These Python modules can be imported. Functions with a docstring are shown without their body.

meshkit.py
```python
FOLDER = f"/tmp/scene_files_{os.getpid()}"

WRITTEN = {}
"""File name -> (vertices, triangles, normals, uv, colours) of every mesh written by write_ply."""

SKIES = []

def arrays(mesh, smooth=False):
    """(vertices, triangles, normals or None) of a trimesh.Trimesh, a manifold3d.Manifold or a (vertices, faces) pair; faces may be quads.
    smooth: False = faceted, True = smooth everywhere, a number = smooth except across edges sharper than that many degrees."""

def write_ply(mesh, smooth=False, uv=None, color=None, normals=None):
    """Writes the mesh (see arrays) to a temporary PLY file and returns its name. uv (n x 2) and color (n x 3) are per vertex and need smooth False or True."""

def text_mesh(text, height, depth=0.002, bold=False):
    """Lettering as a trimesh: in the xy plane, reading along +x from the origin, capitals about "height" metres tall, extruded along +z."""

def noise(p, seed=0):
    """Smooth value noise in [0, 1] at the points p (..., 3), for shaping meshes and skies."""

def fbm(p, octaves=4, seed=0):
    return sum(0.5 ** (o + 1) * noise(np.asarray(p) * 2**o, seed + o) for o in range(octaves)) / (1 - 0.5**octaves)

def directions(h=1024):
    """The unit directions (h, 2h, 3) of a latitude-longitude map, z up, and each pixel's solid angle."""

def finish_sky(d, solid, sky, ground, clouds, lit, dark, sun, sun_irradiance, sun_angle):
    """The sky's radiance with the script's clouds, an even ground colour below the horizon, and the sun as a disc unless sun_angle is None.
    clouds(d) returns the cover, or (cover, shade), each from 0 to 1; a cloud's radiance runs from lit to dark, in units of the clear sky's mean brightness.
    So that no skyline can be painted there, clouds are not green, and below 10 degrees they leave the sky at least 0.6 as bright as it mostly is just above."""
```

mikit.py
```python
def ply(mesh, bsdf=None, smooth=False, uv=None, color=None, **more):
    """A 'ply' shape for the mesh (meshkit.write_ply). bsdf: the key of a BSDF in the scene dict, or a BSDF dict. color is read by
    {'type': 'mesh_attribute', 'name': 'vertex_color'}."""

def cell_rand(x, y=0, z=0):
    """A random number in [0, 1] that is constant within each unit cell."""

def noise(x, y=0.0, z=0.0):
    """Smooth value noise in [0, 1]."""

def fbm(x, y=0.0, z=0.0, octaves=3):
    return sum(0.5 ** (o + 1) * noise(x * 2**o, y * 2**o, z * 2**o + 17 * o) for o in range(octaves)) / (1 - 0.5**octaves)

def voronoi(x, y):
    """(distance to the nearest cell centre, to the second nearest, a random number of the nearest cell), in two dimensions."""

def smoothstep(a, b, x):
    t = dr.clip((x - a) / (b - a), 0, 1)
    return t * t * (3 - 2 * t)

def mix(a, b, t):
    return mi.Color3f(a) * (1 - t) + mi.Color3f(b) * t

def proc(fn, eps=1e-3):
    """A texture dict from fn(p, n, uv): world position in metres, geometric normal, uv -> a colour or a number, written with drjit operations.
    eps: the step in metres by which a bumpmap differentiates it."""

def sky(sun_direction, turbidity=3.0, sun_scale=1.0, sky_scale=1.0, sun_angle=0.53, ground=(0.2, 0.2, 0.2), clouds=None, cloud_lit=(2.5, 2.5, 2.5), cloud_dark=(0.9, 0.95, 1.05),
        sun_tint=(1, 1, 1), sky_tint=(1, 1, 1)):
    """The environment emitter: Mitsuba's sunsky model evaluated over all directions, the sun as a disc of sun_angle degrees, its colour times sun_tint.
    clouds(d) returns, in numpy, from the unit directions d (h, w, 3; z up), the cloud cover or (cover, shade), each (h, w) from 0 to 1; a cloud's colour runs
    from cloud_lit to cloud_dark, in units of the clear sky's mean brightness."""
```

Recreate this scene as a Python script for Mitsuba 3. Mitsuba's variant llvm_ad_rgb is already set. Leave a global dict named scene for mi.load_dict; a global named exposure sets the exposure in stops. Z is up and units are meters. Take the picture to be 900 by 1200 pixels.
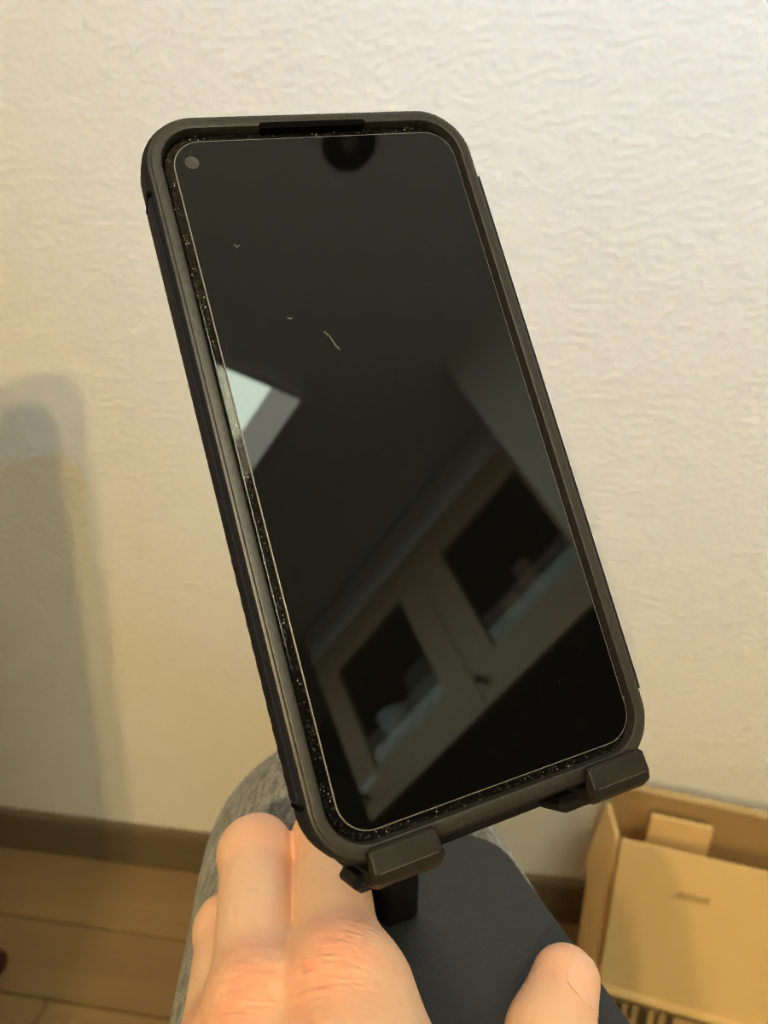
import math
import numpy as np
import trimesh
import manifold3d as m3
import drjit as dr
import mitsuba as mi
import mikit
import meshkit
from mikit import proc, noise, fbm, smoothstep, mix

T = mi.ScalarTransform4f
scene, labels = {}, {}

# ------------------------------------------------------------------ camera
CAM = np.array([0.0, 0.0, 0.85])
PITCH, YAW = math.radians(24.0), math.radians(9.0)
FW = np.array([-math.sin(YAW) * math.cos(PITCH), math.cos(YAW) * math.cos(PITCH), -math.sin(PITCH)])
scene['camera'] = {
    'type': 'thinlens', 'fov': math.degrees(2 * math.atan(450 / 940.0)), 'fov_axis': 'x',
    'aperture_radius': 0.00072, 'focus_distance': 0.172, 'near_clip': 0.01, 'far_clip': 20.0,
    'to_world': T().look_at(origin=CAM.tolist(), target=(CAM + FW).tolist(), up=[0, 0, 1])}
exposure = 0.46
CEIL = 2.35
WALL_Y = 0.722
# the square ceiling light (its diffusers are built below) and two warm bulbs of an unseen lamp, placed for the double shadow at left
PANEL_X0, PANEL_X1, PANEL_Y0, PANEL_Y1, PANEL_RIM = 0.28, 0.825, -1.95, -0.505, 0.09  # its far end is out of view, lengthened to keep the room bright
PANEL_L = [8.2, 8.3, 5.6]
RIM_L = [2.1, 1.8, 1.25]
BULBS = [((-0.08, -1.0, 1.55), 0.022), ((-0.18, -1.0, 1.45), 0.022)]
BULB_L = [1230.0, 850.0, 335.0]
# a cool beam from an unseen lamp, placed to light the upper right wall (its can is built below)
SPOT_P, SPOT_AIM, SPOT_I = np.array([-0.03, -1.60, 2.10]), np.array([0.16, 0.722, 1.32]), [1.0, 5.4, 11.5]
scene['unseen_spot_beam'] = {'type': 'spot', 'intensity': {'type': 'rgb', 'value': SPOT_I}, 'cutoff_angle': 22.0, 'beam_width': 5.0,
                            'to_world': T().look_at(origin=SPOT_P.tolist(), target=SPOT_AIM.tolist(), up=[0, 0, 1])}


def emit(rgb):
    return {'type': 'area', 'radiance': {'type': 'rgb', 'value': list(rgb)}}


# ------------------------------------------------------------------ helpers
def rgb(*v):
    return {'type': 'rgb', 'value': list(v)}


def numbered(key):
    if key not in scene:
        return key
    k = 1
    while f'{key}_{k:03d}' in scene:
        k += 1
    return f'{key}_{k:03d}'


def put(key, mesh, bsdf, smooth=False, label=None, category=None, group=None, kind=None, **more):
    key = numbered(key)
    shape = mesh if isinstance(mesh, dict) else mikit.ply(mesh, bsdf, smooth=smooth, **more)
    scene[key] = shape
    d = {k: v for k, v in dict(label=label, category=category, group=group, kind=kind).items() if v}
    if d:
        labels[key] = d
    return key


def say(key, label, category, group=None):
    labels[key] = {'label': label, 'category': category}
    if group:
        labels[key]['group'] = group


def mesh_of(man):
    m = man.to_mesh()
    return trimesh.Trimesh(np.array(m.vert_properties[:, :3]), np.array(m.tri_verts), process=False)


def cat(*ms):
    return trimesh.util.concatenate(list(ms))


def box(lo, hi, bevel=0.0):
    lo, hi = np.minimum(lo, hi).astype(float), np.maximum(lo, hi).astype(float)
    if bevel <= 0:
        return trimesh.creation.box(bounds=[lo, hi])
    pts = []
    for c in np.ndindex(2, 2, 2):
        p = np.where(c, hi, lo)
        s = np.where(c, -1, 1) * bevel
        for k in range(3):
            q = p + s
            q[k] = p[k]
            pts.append(q)
    return trimesh.convex.convex_hull(np.array(pts))


def frame(mesh, M):
    mesh = mesh.copy()
    mesh.apply_transform(M)
    return mesh


def axes(o, x, y, z):
    M = np.eye(4)
    M[:3, 0], M[:3, 1], M[:3, 2], M[:3, 3] = x, y, z, o
    return M


def tube(p, q, r, r2=None, n=20, bevel=0.0):
    """A rod from p to q."""
    p, q = np.asarray(p, float), np.asarray(q, float)
    L = np.linalg.norm(q - p)
    r2 = r if r2 is None else r2
    prof = [(0, 0), (max(r - bevel, 1e-5), 0), (r, bevel), (r2, L - bevel), (max(r2 - bevel, 1e-5), L), (0, L)]
    m = trimesh.creation.revolve(np.array(prof), sections=n)
    z = (q - p) / L
    x = np.cross(z, [0.3, 0.9, 0.1])
    x /= np.linalg.norm(x)
    return frame(m, axes(p, x, np.cross(z, x), z))


def rounded_loop(a, b, r, n=10, centre=(0, 0)):
    """Counter-clockwise points of a rounded rectangle, half sizes a and b."""
    r = max(r, 1e-6)
    out = []
    for k, (sx, sy) in enumerate(((1, 1), (-1, 1), (-1, -1), (1, -1))):
        t = np.linspace(k * math.pi / 2, (k + 1) * math.pi / 2, n + 1)
        out.append(np.stack([sx * (a - r) + r * np.cos(t), sy * (b - r) + r * np.sin(t)], 1))
    # long straight sides get points in between, so that they can be shaped
    pts = np.vstack(out)
    return pts + np.asarray(centre)


def densify(loop, step):
    out = []
    for p, q in zip(loop, np.roll(loop, -1, 0)):
        k = max(1, int(round(np.linalg.norm(q - p) / step)))
        out += [p + (q - p) * i / k for i in range(k)]
    return np.array(out)


def rings(loops, cap0=True, cap1=True):
    """Skin over loops (k, n, 3), capped by fans."""
    loops = [np.asarray(l, float) for l in loops]
    n = len(loops[0])
    v, f = np.vstack(loops), []
    for k in range(len(loops) - 1):
        i = np.arange(n)
        a, b = k * n + i, k * n + (i + 1) % n
        f += list(np.stack([a, b, b + n], 1)) + list(np.stack([a, b + n, a + n], 1))
    extra = []
    if cap0:
        c = len(v) + len(extra)
        extra.append(loops[0].mean(0))
        f += [[(i + 1) % n, i, c] for i in range(n)]
    if cap1:
        c = len(v) + len(extra)
        extra.append(loops[-1].mean(0))
        o = (len(loops) - 1) * n
        f += [[o + i, o + (i + 1) % n, c] for i in range(n)]
    if extra:
        v = np.vstack([v, extra])
    m = trimesh.Trimesh(v, np.array(f), process=False)
    if cap0 and cap1 and m.volume < 0:
        m.invert()
    return m


def slab(a, b, r, z0, z1, bevel=0.0, n=10, centre=(0, 0)):
    """A rounded-rectangle plate with bevelled rims."""
    def at(d, z):
        l = rounded_loop(a - d, b - d, r - d, n, centre)
        return np.column_stack([l, np.full(len(l), z)])
    if bevel > 0:
        c = 0.3 * bevel
        return rings([at(bevel, z0), at(c, z0 + c), at(0, z0 + bevel), at(0, z1 - bevel), at(c, z1 - c), at(bevel, z1)])
    return rings([at(0, z0), at(0, z1)])


def lathe(profile, n=32):
    return trimesh.creation.revolve(np.array(profile, float), sections=n)


# ------------------------------------------------------------------ materials
def bsdf(key, d):
    scene[key] = d


def bump(d, fn, scale, eps):
    tex = proc(fn, eps)
    return {'type': 'bumpmap', 'arbitrary': tex, 'scale': scale, 'bsdf': d}


def paper_relief(x, z):
    """Height in metres of the embossed wallpaper: soft irregular blots on a woven ground."""
    p = np.stack([x, np.zeros_like(x), z], -1)
    wob = (meshkit.noise(p * 80, 1) - .5) * .004
    q = p + wob[..., None] * np.array([1, 0, .6])
    n1 = meshkit.noise(q * [185, 1, 240], 3)
    n2 = meshkit.noise(q * [340, 1, 380], 5)
    blots = np.clip((n1 * .65 + n2 * .35 - .44) / .22, 0, 1)
    blots = blots * blots * (3 - 2 * blots)
    weave = meshkit.noise(q * [330, 1, 700], 7) * .55 + meshkit.noise(q * [700, 1, 330], 9) * .45
    return blots * 0.00048 + (weave - .5) * 0.00068 + meshkit.noise(p * [45, 1, 60], 11) * .0004


def wall_relief():
    st = 0.0014
    xs, zs = np.arange(-0.86, 0.50, st), np.arange(0.05, 1.20, st)
    xs = np.concatenate([[X0 - .1, -1.6, -1.1], xs, [0.8, X1 + .1]])
    zs = np.concatenate([[0.0], zs, [1.5, CEIL]])
    X, Z = np.meshgrid(xs, zs, indexing='ij')
    f = np.clip(np.minimum.reduce([X + .86, .49 - X, 1.19 - Z, Z - .05]) / .02, 0, 1)
    Y = WALL_Y - paper_relief(X, Z) * f
    n, m = X.shape
    i = np.arange(n * m).reshape(n, m)
    a, b, c, d = i[:-1, :-1].ravel(), i[1:, :-1].ravel(), i[1:, 1:].ravel(), i[:-1, 1:].ravel()
    front = trimesh.Trimesh(np.stack([X, Y, Z], -1).reshape(-1, 3), np.vstack([np.stack([a, b, c], 1), np.stack([a, c, d], 1)]), process=False)
    return front


bsdf('wallpaper', {'type': 'twosided', 'bsdf': {'type': 'principled', 'roughness': 0.62, 'specular': 0.3, 'base_color': proc(
    lambda p, n, uv: mix((0.83, 0.81, 0.775), (0.785, 0.765, 0.73), noise((p.x + p.y) * 420, p.z * 800, 1.0) * 0.6 + fbm((p.x + p.y) * 9, p.z * 9, 1.0) * 0.4))}})
bsdf('dim_bounce_wall', {'type': 'diffuse', 'reflectance': rgb(0.36, 0.27, 0.18)})  # unseen wall, coloured dark so less light bounces back
bsdf('white_paint', {'type': 'diffuse', 'reflectance': rgb(0.88, 0.87, 0.85)})
bsdf('ceiling_paint', {'type': 'diffuse', 'reflectance': rgb(0.82, 0.85, 0.89)})
bsdf('baseboard_wood', {'type': 'principled', 'roughness': 0.45, 'base_color': proc(
    lambda p, n, uv: mix((0.125, 0.092, 0.055), (0.165, 0.125, 0.078), fbm(p.x * 6, p.y * 6, p.z * 260)))})


def plank_colour(a, b):
    def fn(p, n, uv):
        g = fbm(p.x * 5, p.y * 130, 4.0, octaves=3)
        return mix(a, b, g)
    return proc(fn)


for k, (a, b) in enumerate((((0.225, 0.142, 0.066), (0.275, 0.18, 0.088)), ((0.205, 0.13, 0.06), (0.255, 0.166, 0.08)), ((0.24, 0.155, 0.074), (0.295, 0.195, 0.097)))):
    bsdf(f'plank_wood_{k}', {'type': 'principled', 'base_color': plank_colour(a, b), 'roughness': 0.48, 'specular': 0.4})
bsdf('subfloor', {'type': 'diffuse', 'reflectance': rgb(0.06, 0.045, 0.03)})

# the telephone
bsdf('screen_glass', {'type': 'plastic', 'int_ior': 1.70, 'specular_reflectance': rgb(0.70, 0.83, 1.0), 'diffuse_reflectance': rgb(0.0025, 0.0025, 0.0025)})
bsdf('border_glass', {'type': 'plastic', 'int_ior': 1.42, 'diffuse_reflectance': proc(
    lambda p, n, uv: mix((0.003, 0.003, 0.003), (0.022, 0.021, 0.019), smoothstep(0.60, 0.85, noise(p.x * 2300, p.y * 2300, p.z * 2300))))})
bsdf('glass_edge', {'type': 'principled', 'base_color': rgb(0.17, 0.17, 0.16), 'roughness': 0.35, 'specular': 0.6})  # pale grey stands in for light caught by the clear bevel
bsdf('lens_grey', {'type': 'principled', 'base_color': proc(lambda p, n, uv: mix((0.018, 0.018, 0.0175), (0.045, 0.045, 0.043), noise(p.x * 900, p.y * 900, p.z * 900))), 'roughness': 0.35})


def streaks(p, n, uv):
    return mix((0.0135, 0.0130, 0.0120), (0.025, 0.024, 0.022), noise(p.x * 2600, p.y * 2600, p.z * 160))


bsdf('case_rubber', {'type': 'principled', 'base_color': proc(streaks), 'roughness': 0.40, 'specular': 0.5})
bsdf('case_side', {'type': 'principled', 'base_color': rgb(0.012, 0.013, 0.018), 'roughness': 0.6, 'specular': 0.08})
bsdf('slit_black', {'type': 'diffuse', 'reflectance': rgb(0.004, 0.004, 0.004)})
bsdf('dust_grey', {'type': 'diffuse', 'reflectance': rgb(0.42, 0.40, 0.35)})
# the stand
bsdf('stand_rubber', {'type': 'principled', 'roughness': 0.5, 'specular': 0.25, 'base_color': proc(
    lambda p, n, uv: mix((0.010, 0.0095, 0.0085), (0.017, 0.016, 0.0145), noise(p.x * 500, p.y * 500, p.z * 500)))})
bsdf('rubber_edge', {'type': 'principled', 'base_color': rgb(0.05, 0.046, 0.042), 'roughness': 0.45})
bsdf('stand_black', {'type': 'principled', 'base_color': rgb(0.004, 0.004, 0.004), 'roughness': 0.5, 'specular': 0.2})
bsdf('plate_black', {'type': 'principled', 'roughness': 0.50, 'specular': 0.45, 'base_color': proc(
    lambda p, n, uv: mix((0.0122, 0.0142, 0.0168), (0.0160, 0.0180, 0.0210), noise(p.x * 1500, p.y * 1500, p.z * 1500)))})
bsdf('plate_edge', {'type': 'principled', 'base_color': rgb(0.16, 0.15, 0.145), 'roughness': 0.35, 'metallic': 0.4})
# cardboard
bsdf('cardboard', {'type': 'principled', 'roughness': 0.75, 'specular': 0.25, 'base_color': proc(
    lambda p, n, uv: mix((0.66, 0.445, 0.205), (0.73, 0.52, 0.255), fbm(p.x * 22, p.y * 22, p.z * 9)))})
bsdf('cardboard_shaded', {'type': 'diffuse', 'reflectance': rgb(0.36, 0.24, 0.11)})  # same board, darkened to carry the shade inside the box
bsdf('cardboard_edge', {'type': 'diffuse', 'reflectance': proc(
    lambda p, n, uv: mix((0.40, 0.29, 0.15), (0.62, 0.48, 0.28), noise(p.x * 400, p.y * 400, p.z * 400)))})
bsdf('print_ink', {'type': 'diffuse', 'reflectance': rgb(0.10, 0.075, 0.04)})
bsdf('faded_ink', {'type': 'diffuse', 'reflectance': rgb(0.48, 0.33, 0.17)})
# kitchen, chair and lamps
bsdf('cream_paint', {'type': 'principled', 'base_color': rgb(0.56, 0.44, 0.29), 'roughness': 0.4})
bsdf('lavender_filler', {'type': 'diffuse', 'reflectance': rgb(0.93, 0.92, 0.97)})
bsdf('cabinet_dark', {'type': 'diffuse', 'reflectance': rgb(0.035, 0.03, 0.026)})  # dark board; shade on the cabinet underside is in the colour
bsdf('cabinet_pane', {'type': 'thindielectric', 'int_ior': 1.25})
bsdf('dark_metal', {'type': 'roughconductor', 'alpha': 0.3, 'specular_reflectance': rgb(0.12, 0.11, 0.10)})
bsdf('shaded_tile', {'type': 'diffuse', 'reflectance': rgb(0.03, 0.03, 0.03)})  # dark tile and the shade under the cabinet in one colour
bsdf('counter_top', {'type': 'principled', 'base_color': rgb(0.07, 0.065, 0.06), 'roughness': 0.5})
bsdf('chair_wood', {'type': 'principled', 'roughness': 0.4, 'base_color': proc(
    lambda p, n, uv: mix((0.020, 0.007, 0.005), (0.035, 0.011, 0.007), fbm(p.x * 40, p.y * 40, p.z * 8)))})
bsdf('chair_cloth', {'type': 'diffuse', 'reflectance': rgb(0.06, 0.05, 0.045)})
bsdf('lamp_metal', {'type': 'principled', 'base_color': rgb(0.3, 0.3, 0.3), 'metallic': 0.8, 'roughness': 0.4})
bsdf('lamp_shade_black', {'type': 'twosided', 'bsdf': {'type': 'diffuse', 'reflectance': rgb(0.08, 0.08, 0.08)}})
bsdf('white_plastic', {'type': 'principled', 'base_color': rgb(0.8, 0.8, 0.78), 'roughness': 0.4})
bsdf('diffuser', {'type': 'diffuse', 'reflectance': rgb(0.6, 0.6, 0.58)})
bsdf('reflection_teal', {'type': 'diffuse', 'reflectance': rgb(0.036, 0.05, 0.052)})  # colour of the light mirrored low in the cabinet panes
bsdf('blue_white_ware', {'type': 'principled', 'base_color': rgb(0.55, 0.66, 0.74), 'roughness': 0.25})
bsdf('red_carton', {'type': 'diffuse', 'reflectance': rgb(0.34, 0.22, 0.16)})
bsdf('yellow_carton', {'type': 'diffuse', 'reflectance': rgb(0.42, 0.34, 0.15)})
bsdf('grey_board', {'type': 'diffuse', 'reflectance': rgb(0.17, 0.17, 0.165)})


def heather(p, n, uv):
    # flecks drawn out along the leg (the weave of grey marl), leg runs mostly along y and z
    a, b = p.x * 1.0, p.y * 0.45 - p.z * 0.9
    c = p.y * 0.9 + p.z * 0.45
    f = noise(a * 1100, b * 1100, c * 230) * 0.65 + noise(a * 480 + 7, b * 480, c * 110) * 0.35
    g = noise(a * 1500, b * 1500, c * 1500)
    return mix((0.128, 0.133, 0.138), (0.315, 0.325, 0.335), smoothstep(0.28, 0.76, f * 0.62 + g * 0.38))


bsdf('grey_marl', bump({'type': 'principled', 'base_color': proc(heather), 'roughness': 0.9, 'specular': 0.15, 'sheen': 0.4},
                       lambda p, n, uv: noise(p.x * 1300, p.y * 1300, p.z * 1300), 0.0004, 0.0004))
bsdf('dark_sock', {'type': 'diffuse', 'reflectance': rgb(0.05, 0.05, 0.055)})

# ------------------------------------------------------------------ the room
def cube(lo, hi, mat):
    lo, hi = np.asarray(lo, float), np.asarray(hi, float)
    return {'type': 'cube', 'to_world': T().translate(((lo + hi) / 2).tolist()).scale(((hi - lo) / 2).tolist()), 'bsdf': {'type': 'ref', 'id': mat}}


X0, X1, Y0, XP = -2.6, 1.90, -3.6, 1.262  # unseen sides of the room set far off, to weaken bounced light
put('wall_back', wall_relief(), 'wallpaper', smooth=True, kind='structure', label='white embossed wallpaper wall behind the phone')
put('wall_left', cube([X0 - .1, Y0, 0], [X0, WALL_Y, CEIL], 'wallpaper'), None, kind='structure', label='wallpapered wall to the left')
put('wall_right', cube([XP, -0.272, 0], [X1 + .1, WALL_Y, CEIL], 'white_paint'), None, kind='structure', label='pale wall mirrored in the right of the screen')
put('wall_kitchen', cube([X1, Y0, 0], [X1 + .1, -0.272, CEIL], 'shaded_tile'), None, kind='structure', label='dark wall under the mirrored kitchen cabinet')
put('wall_front', cube([X0 - .1, Y0 - .1, 0], [X1 + .1, Y0, CEIL], 'dim_bounce_wall'), None, kind='structure', label='unseen wall opposite the wallpapered one, coloured brown to weaken bounced light')
put('ceiling', cube([X0 - .1, Y0 - .1, CEIL], [X1 + .1, WALL_Y + .1, CEIL + .1], 'ceiling_paint'), None, kind='structure', label='white ceiling mirrored dimly in the screen')
put('floor', cube([X0 - .1, Y0 - .1, -0.1], [X1 + .1, WALL_Y + .1, -0.012], 'subfloor'), None, kind='structure', label='brown plank floor')
bb = trimesh.creation.extrude_polygon(__import__('shapely').Polygon([(0, 0), (0.010, 0), (0.010, 0.056), (0.008, 0.061), (0.004, 0.063), (0, 0.063)]), XP - X0, engine='earcut')
put('baseboard_back', frame(bb, axes([X0, WALL_Y, 0], [0, -1, 0], [0, 0, 1], [1, 0, 0])), 'baseboard_wood', kind='structure', label='dark brown baseboard below the wallpaper')

rng = np.random.default_rng(4)
ROW, LEN = 0.0925, 0.91
plank_shapes = {}
for r in range(50):
    y1 = 0.7095 - r * ROW
    if y1 - ROW < Y0 - 0.05:
        break
    off = (0.05, 0.20, -0.458)[r] if r < 3 else -1.7 + 0.30 * ((r * 3) % 4) - 0.7 + 0.05 * rng.random()
    x = off - LEN * 4
    while x < X1:
        a, b = max(x, X0), min(x + LEN, X1)
        if b - a > 0.02:
            g = 0.0009
            put('floor__plank', box([a + g, y1 - ROW + g, -0.012], [b - g, y1 - g + (0.004 if r == 0 else 0), 0.0], 0.0012), f'plank_wood_{rng.integers(3)}')
        x += LEN

# ------------------------------------------------------------------ lamps
def ceiling_light():
    k = 'ceiling_light'
    say(k, 'square ceiling light with pale green diffuser, mirrored at the left of the screen', 'light')
    z0, z1 = CEIL - 0.06, CEIL
    xa, xb = PANEL_X0 - PANEL_RIM, PANEL_X1 + PANEL_RIM
    fr = m3.Manifold.cube([xb - xa + .02, PANEL_Y1 - PANEL_Y0 + .02, z1 - z0]).translate([xa - .01, PANEL_Y0 - .01, z0]) - m3.Manifold.cube([xb - xa, PANEL_Y1 - PANEL_Y0, .03]).translate([xa, PANEL_Y0, z0 - .01])
    put(k + '__housing', mesh_of(fr), 'white_plastic')
    put(k + '__diffuser', box([PANEL_X0, PANEL_Y0 + .001, z0 + .002], [PANEL_X1, PANEL_Y1 - .001, z0 + .012]), 'diffuser', emitter=emit(PANEL_L), label='bright pale green white diffuser')
    for a, b in ((PANEL_X1 + 0.001, xb - .001), (xa + .001, PANEL_X0 - 0.001)):
        put(k + '__side_diffuser', box([a, PANEL_Y0 + .001, z0 + .002], [b, PANEL_Y1 - .001, z0 + .012]), 'diffuser', emitter=emit(RIM_L), label='dimmer side strip of the light')


ceiling_light()


def downlight():
    k = 'ceiling_downlight'
    say(k, 'round black ceiling downlight, switched off, mirrored at the top edge of the screen', 'light')
    c = axes([0.687, 0.060, CEIL], [1, 0, 0], [0, -1, 0], [0, 0, -1])
    put(k + '__trim_ring', frame(lathe([(0.020, 0.0), (0.020, 0.004), (0.050, 0.010), (0.058, 0.008), (0.060, 0.0), (0.020, 0.0)], 40), c), 'stand_black', smooth=40)
    put(k + '__bulb', frame(lathe([(0, 0.0), (0.019, 0.0), (0.019, 0.004), (0.012, 0.009), (0, 0.011)], 24), c), 'grey_board', smooth=40, label='pale grey bulb in the middle')


downlight()


def unseen_floor_lamp():  # out of view; placed to warm the wall and cast both shadow edges
    k = 'unseen_floor_lamp'
    say(k, 'unseen two-headed floor lamp behind the photographer, placed to warm the wall and cast the double shadow', 'lamp')
    base = np.array([-0.15, -1.12, 0.0])
    put(k + '__base', frame(lathe([(0, 0), (0.13, 0), (0.13, 0.015), (0.10, 0.028), (0.02, 0.034), (0, 0.034)], 40), axes(base, [1, 0, 0], [0, 1, 0], [0, 0, 1])), 'lamp_metal', smooth=40)
    put(k + '__pole', tube(base + [0, 0, 0.03], base + [0, 0, 1.40], 0.011, bevel=0.002), 'lamp_metal', smooth=40)
    for c, r in BULBS:
        c = np.array(c)
        neck = c + np.array([0.006, -0.062, 0.022])
        put(k + '__arm', tube(base + [0, 0, 1.39], neck, 0.007), 'lamp_metal', smooth=40)
        put(k + '__socket', tube(neck, c + (neck - c) * 0.30, 0.017, bevel=0.003), 'lamp_metal', smooth=40)
        s = trimesh.creation.icosphere(3, r)
        s.apply_translation(c)
        ax = np.array([-0.10, 0.94, -0.33]) / np.linalg.norm([-0.10, 0.94, -0.33])
        sx = np.cross(ax, [0, 0, 1])
        sx /= np.linalg.norm(sx)
        put(k + '__shade', frame(lathe([(0.024, -0.040), (0.042, -0.015), (0.047, 0.018), (0.0455, 0.018), (0.040, -0.014), (0.022, -0.038), (0.024, -0.040)], 40), axes(c, sx, np.cross(ax, sx), ax)), 'lamp_shade_black', smooth=50, label='small dark open shade added to hold back bounced light')  # added to keep bulb light from bouncing round the room
        put(k + '__bulb', s, 'diffuser', smooth=True, emitter=emit(BULB_L), label='glowing warm bulb')


unseen_floor_lamp()


def unseen_cool_lamp():  # out of view; placed to cool the tone of the upper wall
    k = 'unseen_spotlight'
    say(k, 'unseen small white spotlight under the ceiling, placed to light the upper wallpapered wall', 'light')
    d = (SPOT_AIM - SPOT_P) / np.linalg.norm(SPOT_AIM - SPOT_P)
    x = np.cross(d, [0, 0, 1])
    x /= np.linalg.norm(x)
    M = axes(SPOT_P, x, np.cross(d, x), d)
    put(k + '__can', frame(lathe([(0, -0.09), (0.030, -0.09), (0.036, -0.08), (0.036, 0.004), (0.033, 0.004), (0.033, -0.012), (0, -0.012)], 32), M), 'white_plastic', smooth=40)
    q = SPOT_P - d * 0.05
    put(k + '__stem', tube(q + [0, 0, 0.03], [q[0], q[1], CEIL - 0.02], 0.006), 'white_plastic', smooth=40)
    put(k + '__ceiling_plate', tube([q[0], q[1], CEIL - 0.022], [q[0], q[1], CEIL], 0.045, bevel=0.003), 'white_plastic', smooth=40)


unseen_cool_lamp()

# ------------------------------------------------------------------ kitchen cabinet seen in the screen
CX = 1.50


def cabinet():
    k = 'kitchen_cabinet'
    say(k, 'cream wall cabinet with two glass doors, mirrored in the lower half of the screen', 'cabinet')
    ya, yb, zb, zt = -1.345, -0.275, 1.645, 2.215
    t = 0.018
    put(k + '__carcass', cat(box([CX + 0.021, ya, zb], [X1, yb, zb + t]), box([CX + 0.021, ya, zt - t], [X1, yb, zt]), box([CX + 0.021, ya, zb + t], [X1, ya + t, zt - t]),
                             box([CX + 0.021, yb - t, zb + t], [X1, yb, zt - t]), box([X1 - t, ya + t, zb + t], [X1, yb - t, zt - t])), 'cabinet_dark', label='dark inside of the cabinet')
    put(k + '__shelf', box([CX + 0.05, ya + t, 1.805], [X1 - t, yb - t, 1.817]), 'cabinet_dark')
    put(k + '__filler_strip', box([CX + 0.002, ya, zt + 0.004], [X1, yb, CEIL - 0.012], 0.002), 'lavender_filler', label='pale lavender strip above the doors')
    for (a, b, pa, pb, knob) in ((-0.811, -0.277, -0.711, -0.369, -0.786), (-1.343, -0.815, -1.256, -0.914, -1.322)):
        pz0, pz1 = 1.762, 2.118
        fr = mesh_of(m3.Manifold.cube([0.020, b - a, zt - zb - 0.004]).translate([CX, a, zb + 0.002]) - m3.Manifold.cube([0.06, pb - pa, pz1 - pz0]).translate([CX - 0.02, pa, pz0]))
        d = put(k + '__door', fr, 'cream_paint', label='cream door frame')
        put(d + '__pane', box([CX + 0.010, pa - 0.004, pz0 - 0.004], [CX + 0.013, pb + 0.004, pz1 + 0.004]), 'cabinet_pane', label='clear glass pane')
        put(d + '__knob', frame(lathe([(0, 0), (0.006, 0), (0.005, 0.012), (0.012, 0.016), (0.012, 0.022), (0.008, 0.026), (0, 0.027)], 20), axes([CX, knob, 1.715], [0, 0, 1], [0, -1, 0], [-1, 0, 0])), 'dark_metal', smooth=40, label='dark round knob')
    put(k + '__sticker', box([CX - 0.0012, -1.335, 1.728], [CX, -1.262, 1.752]), 'lavender_filler', label='small pale blue sticker at the foot of the left door')


cabinet()
# things on the cabinet's shelf and floor
def shelf_thing(key, mesh, mat, label, category, smooth=False):
    put(key, mesh, mat, smooth=smooth, label=label, category=category)


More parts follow.
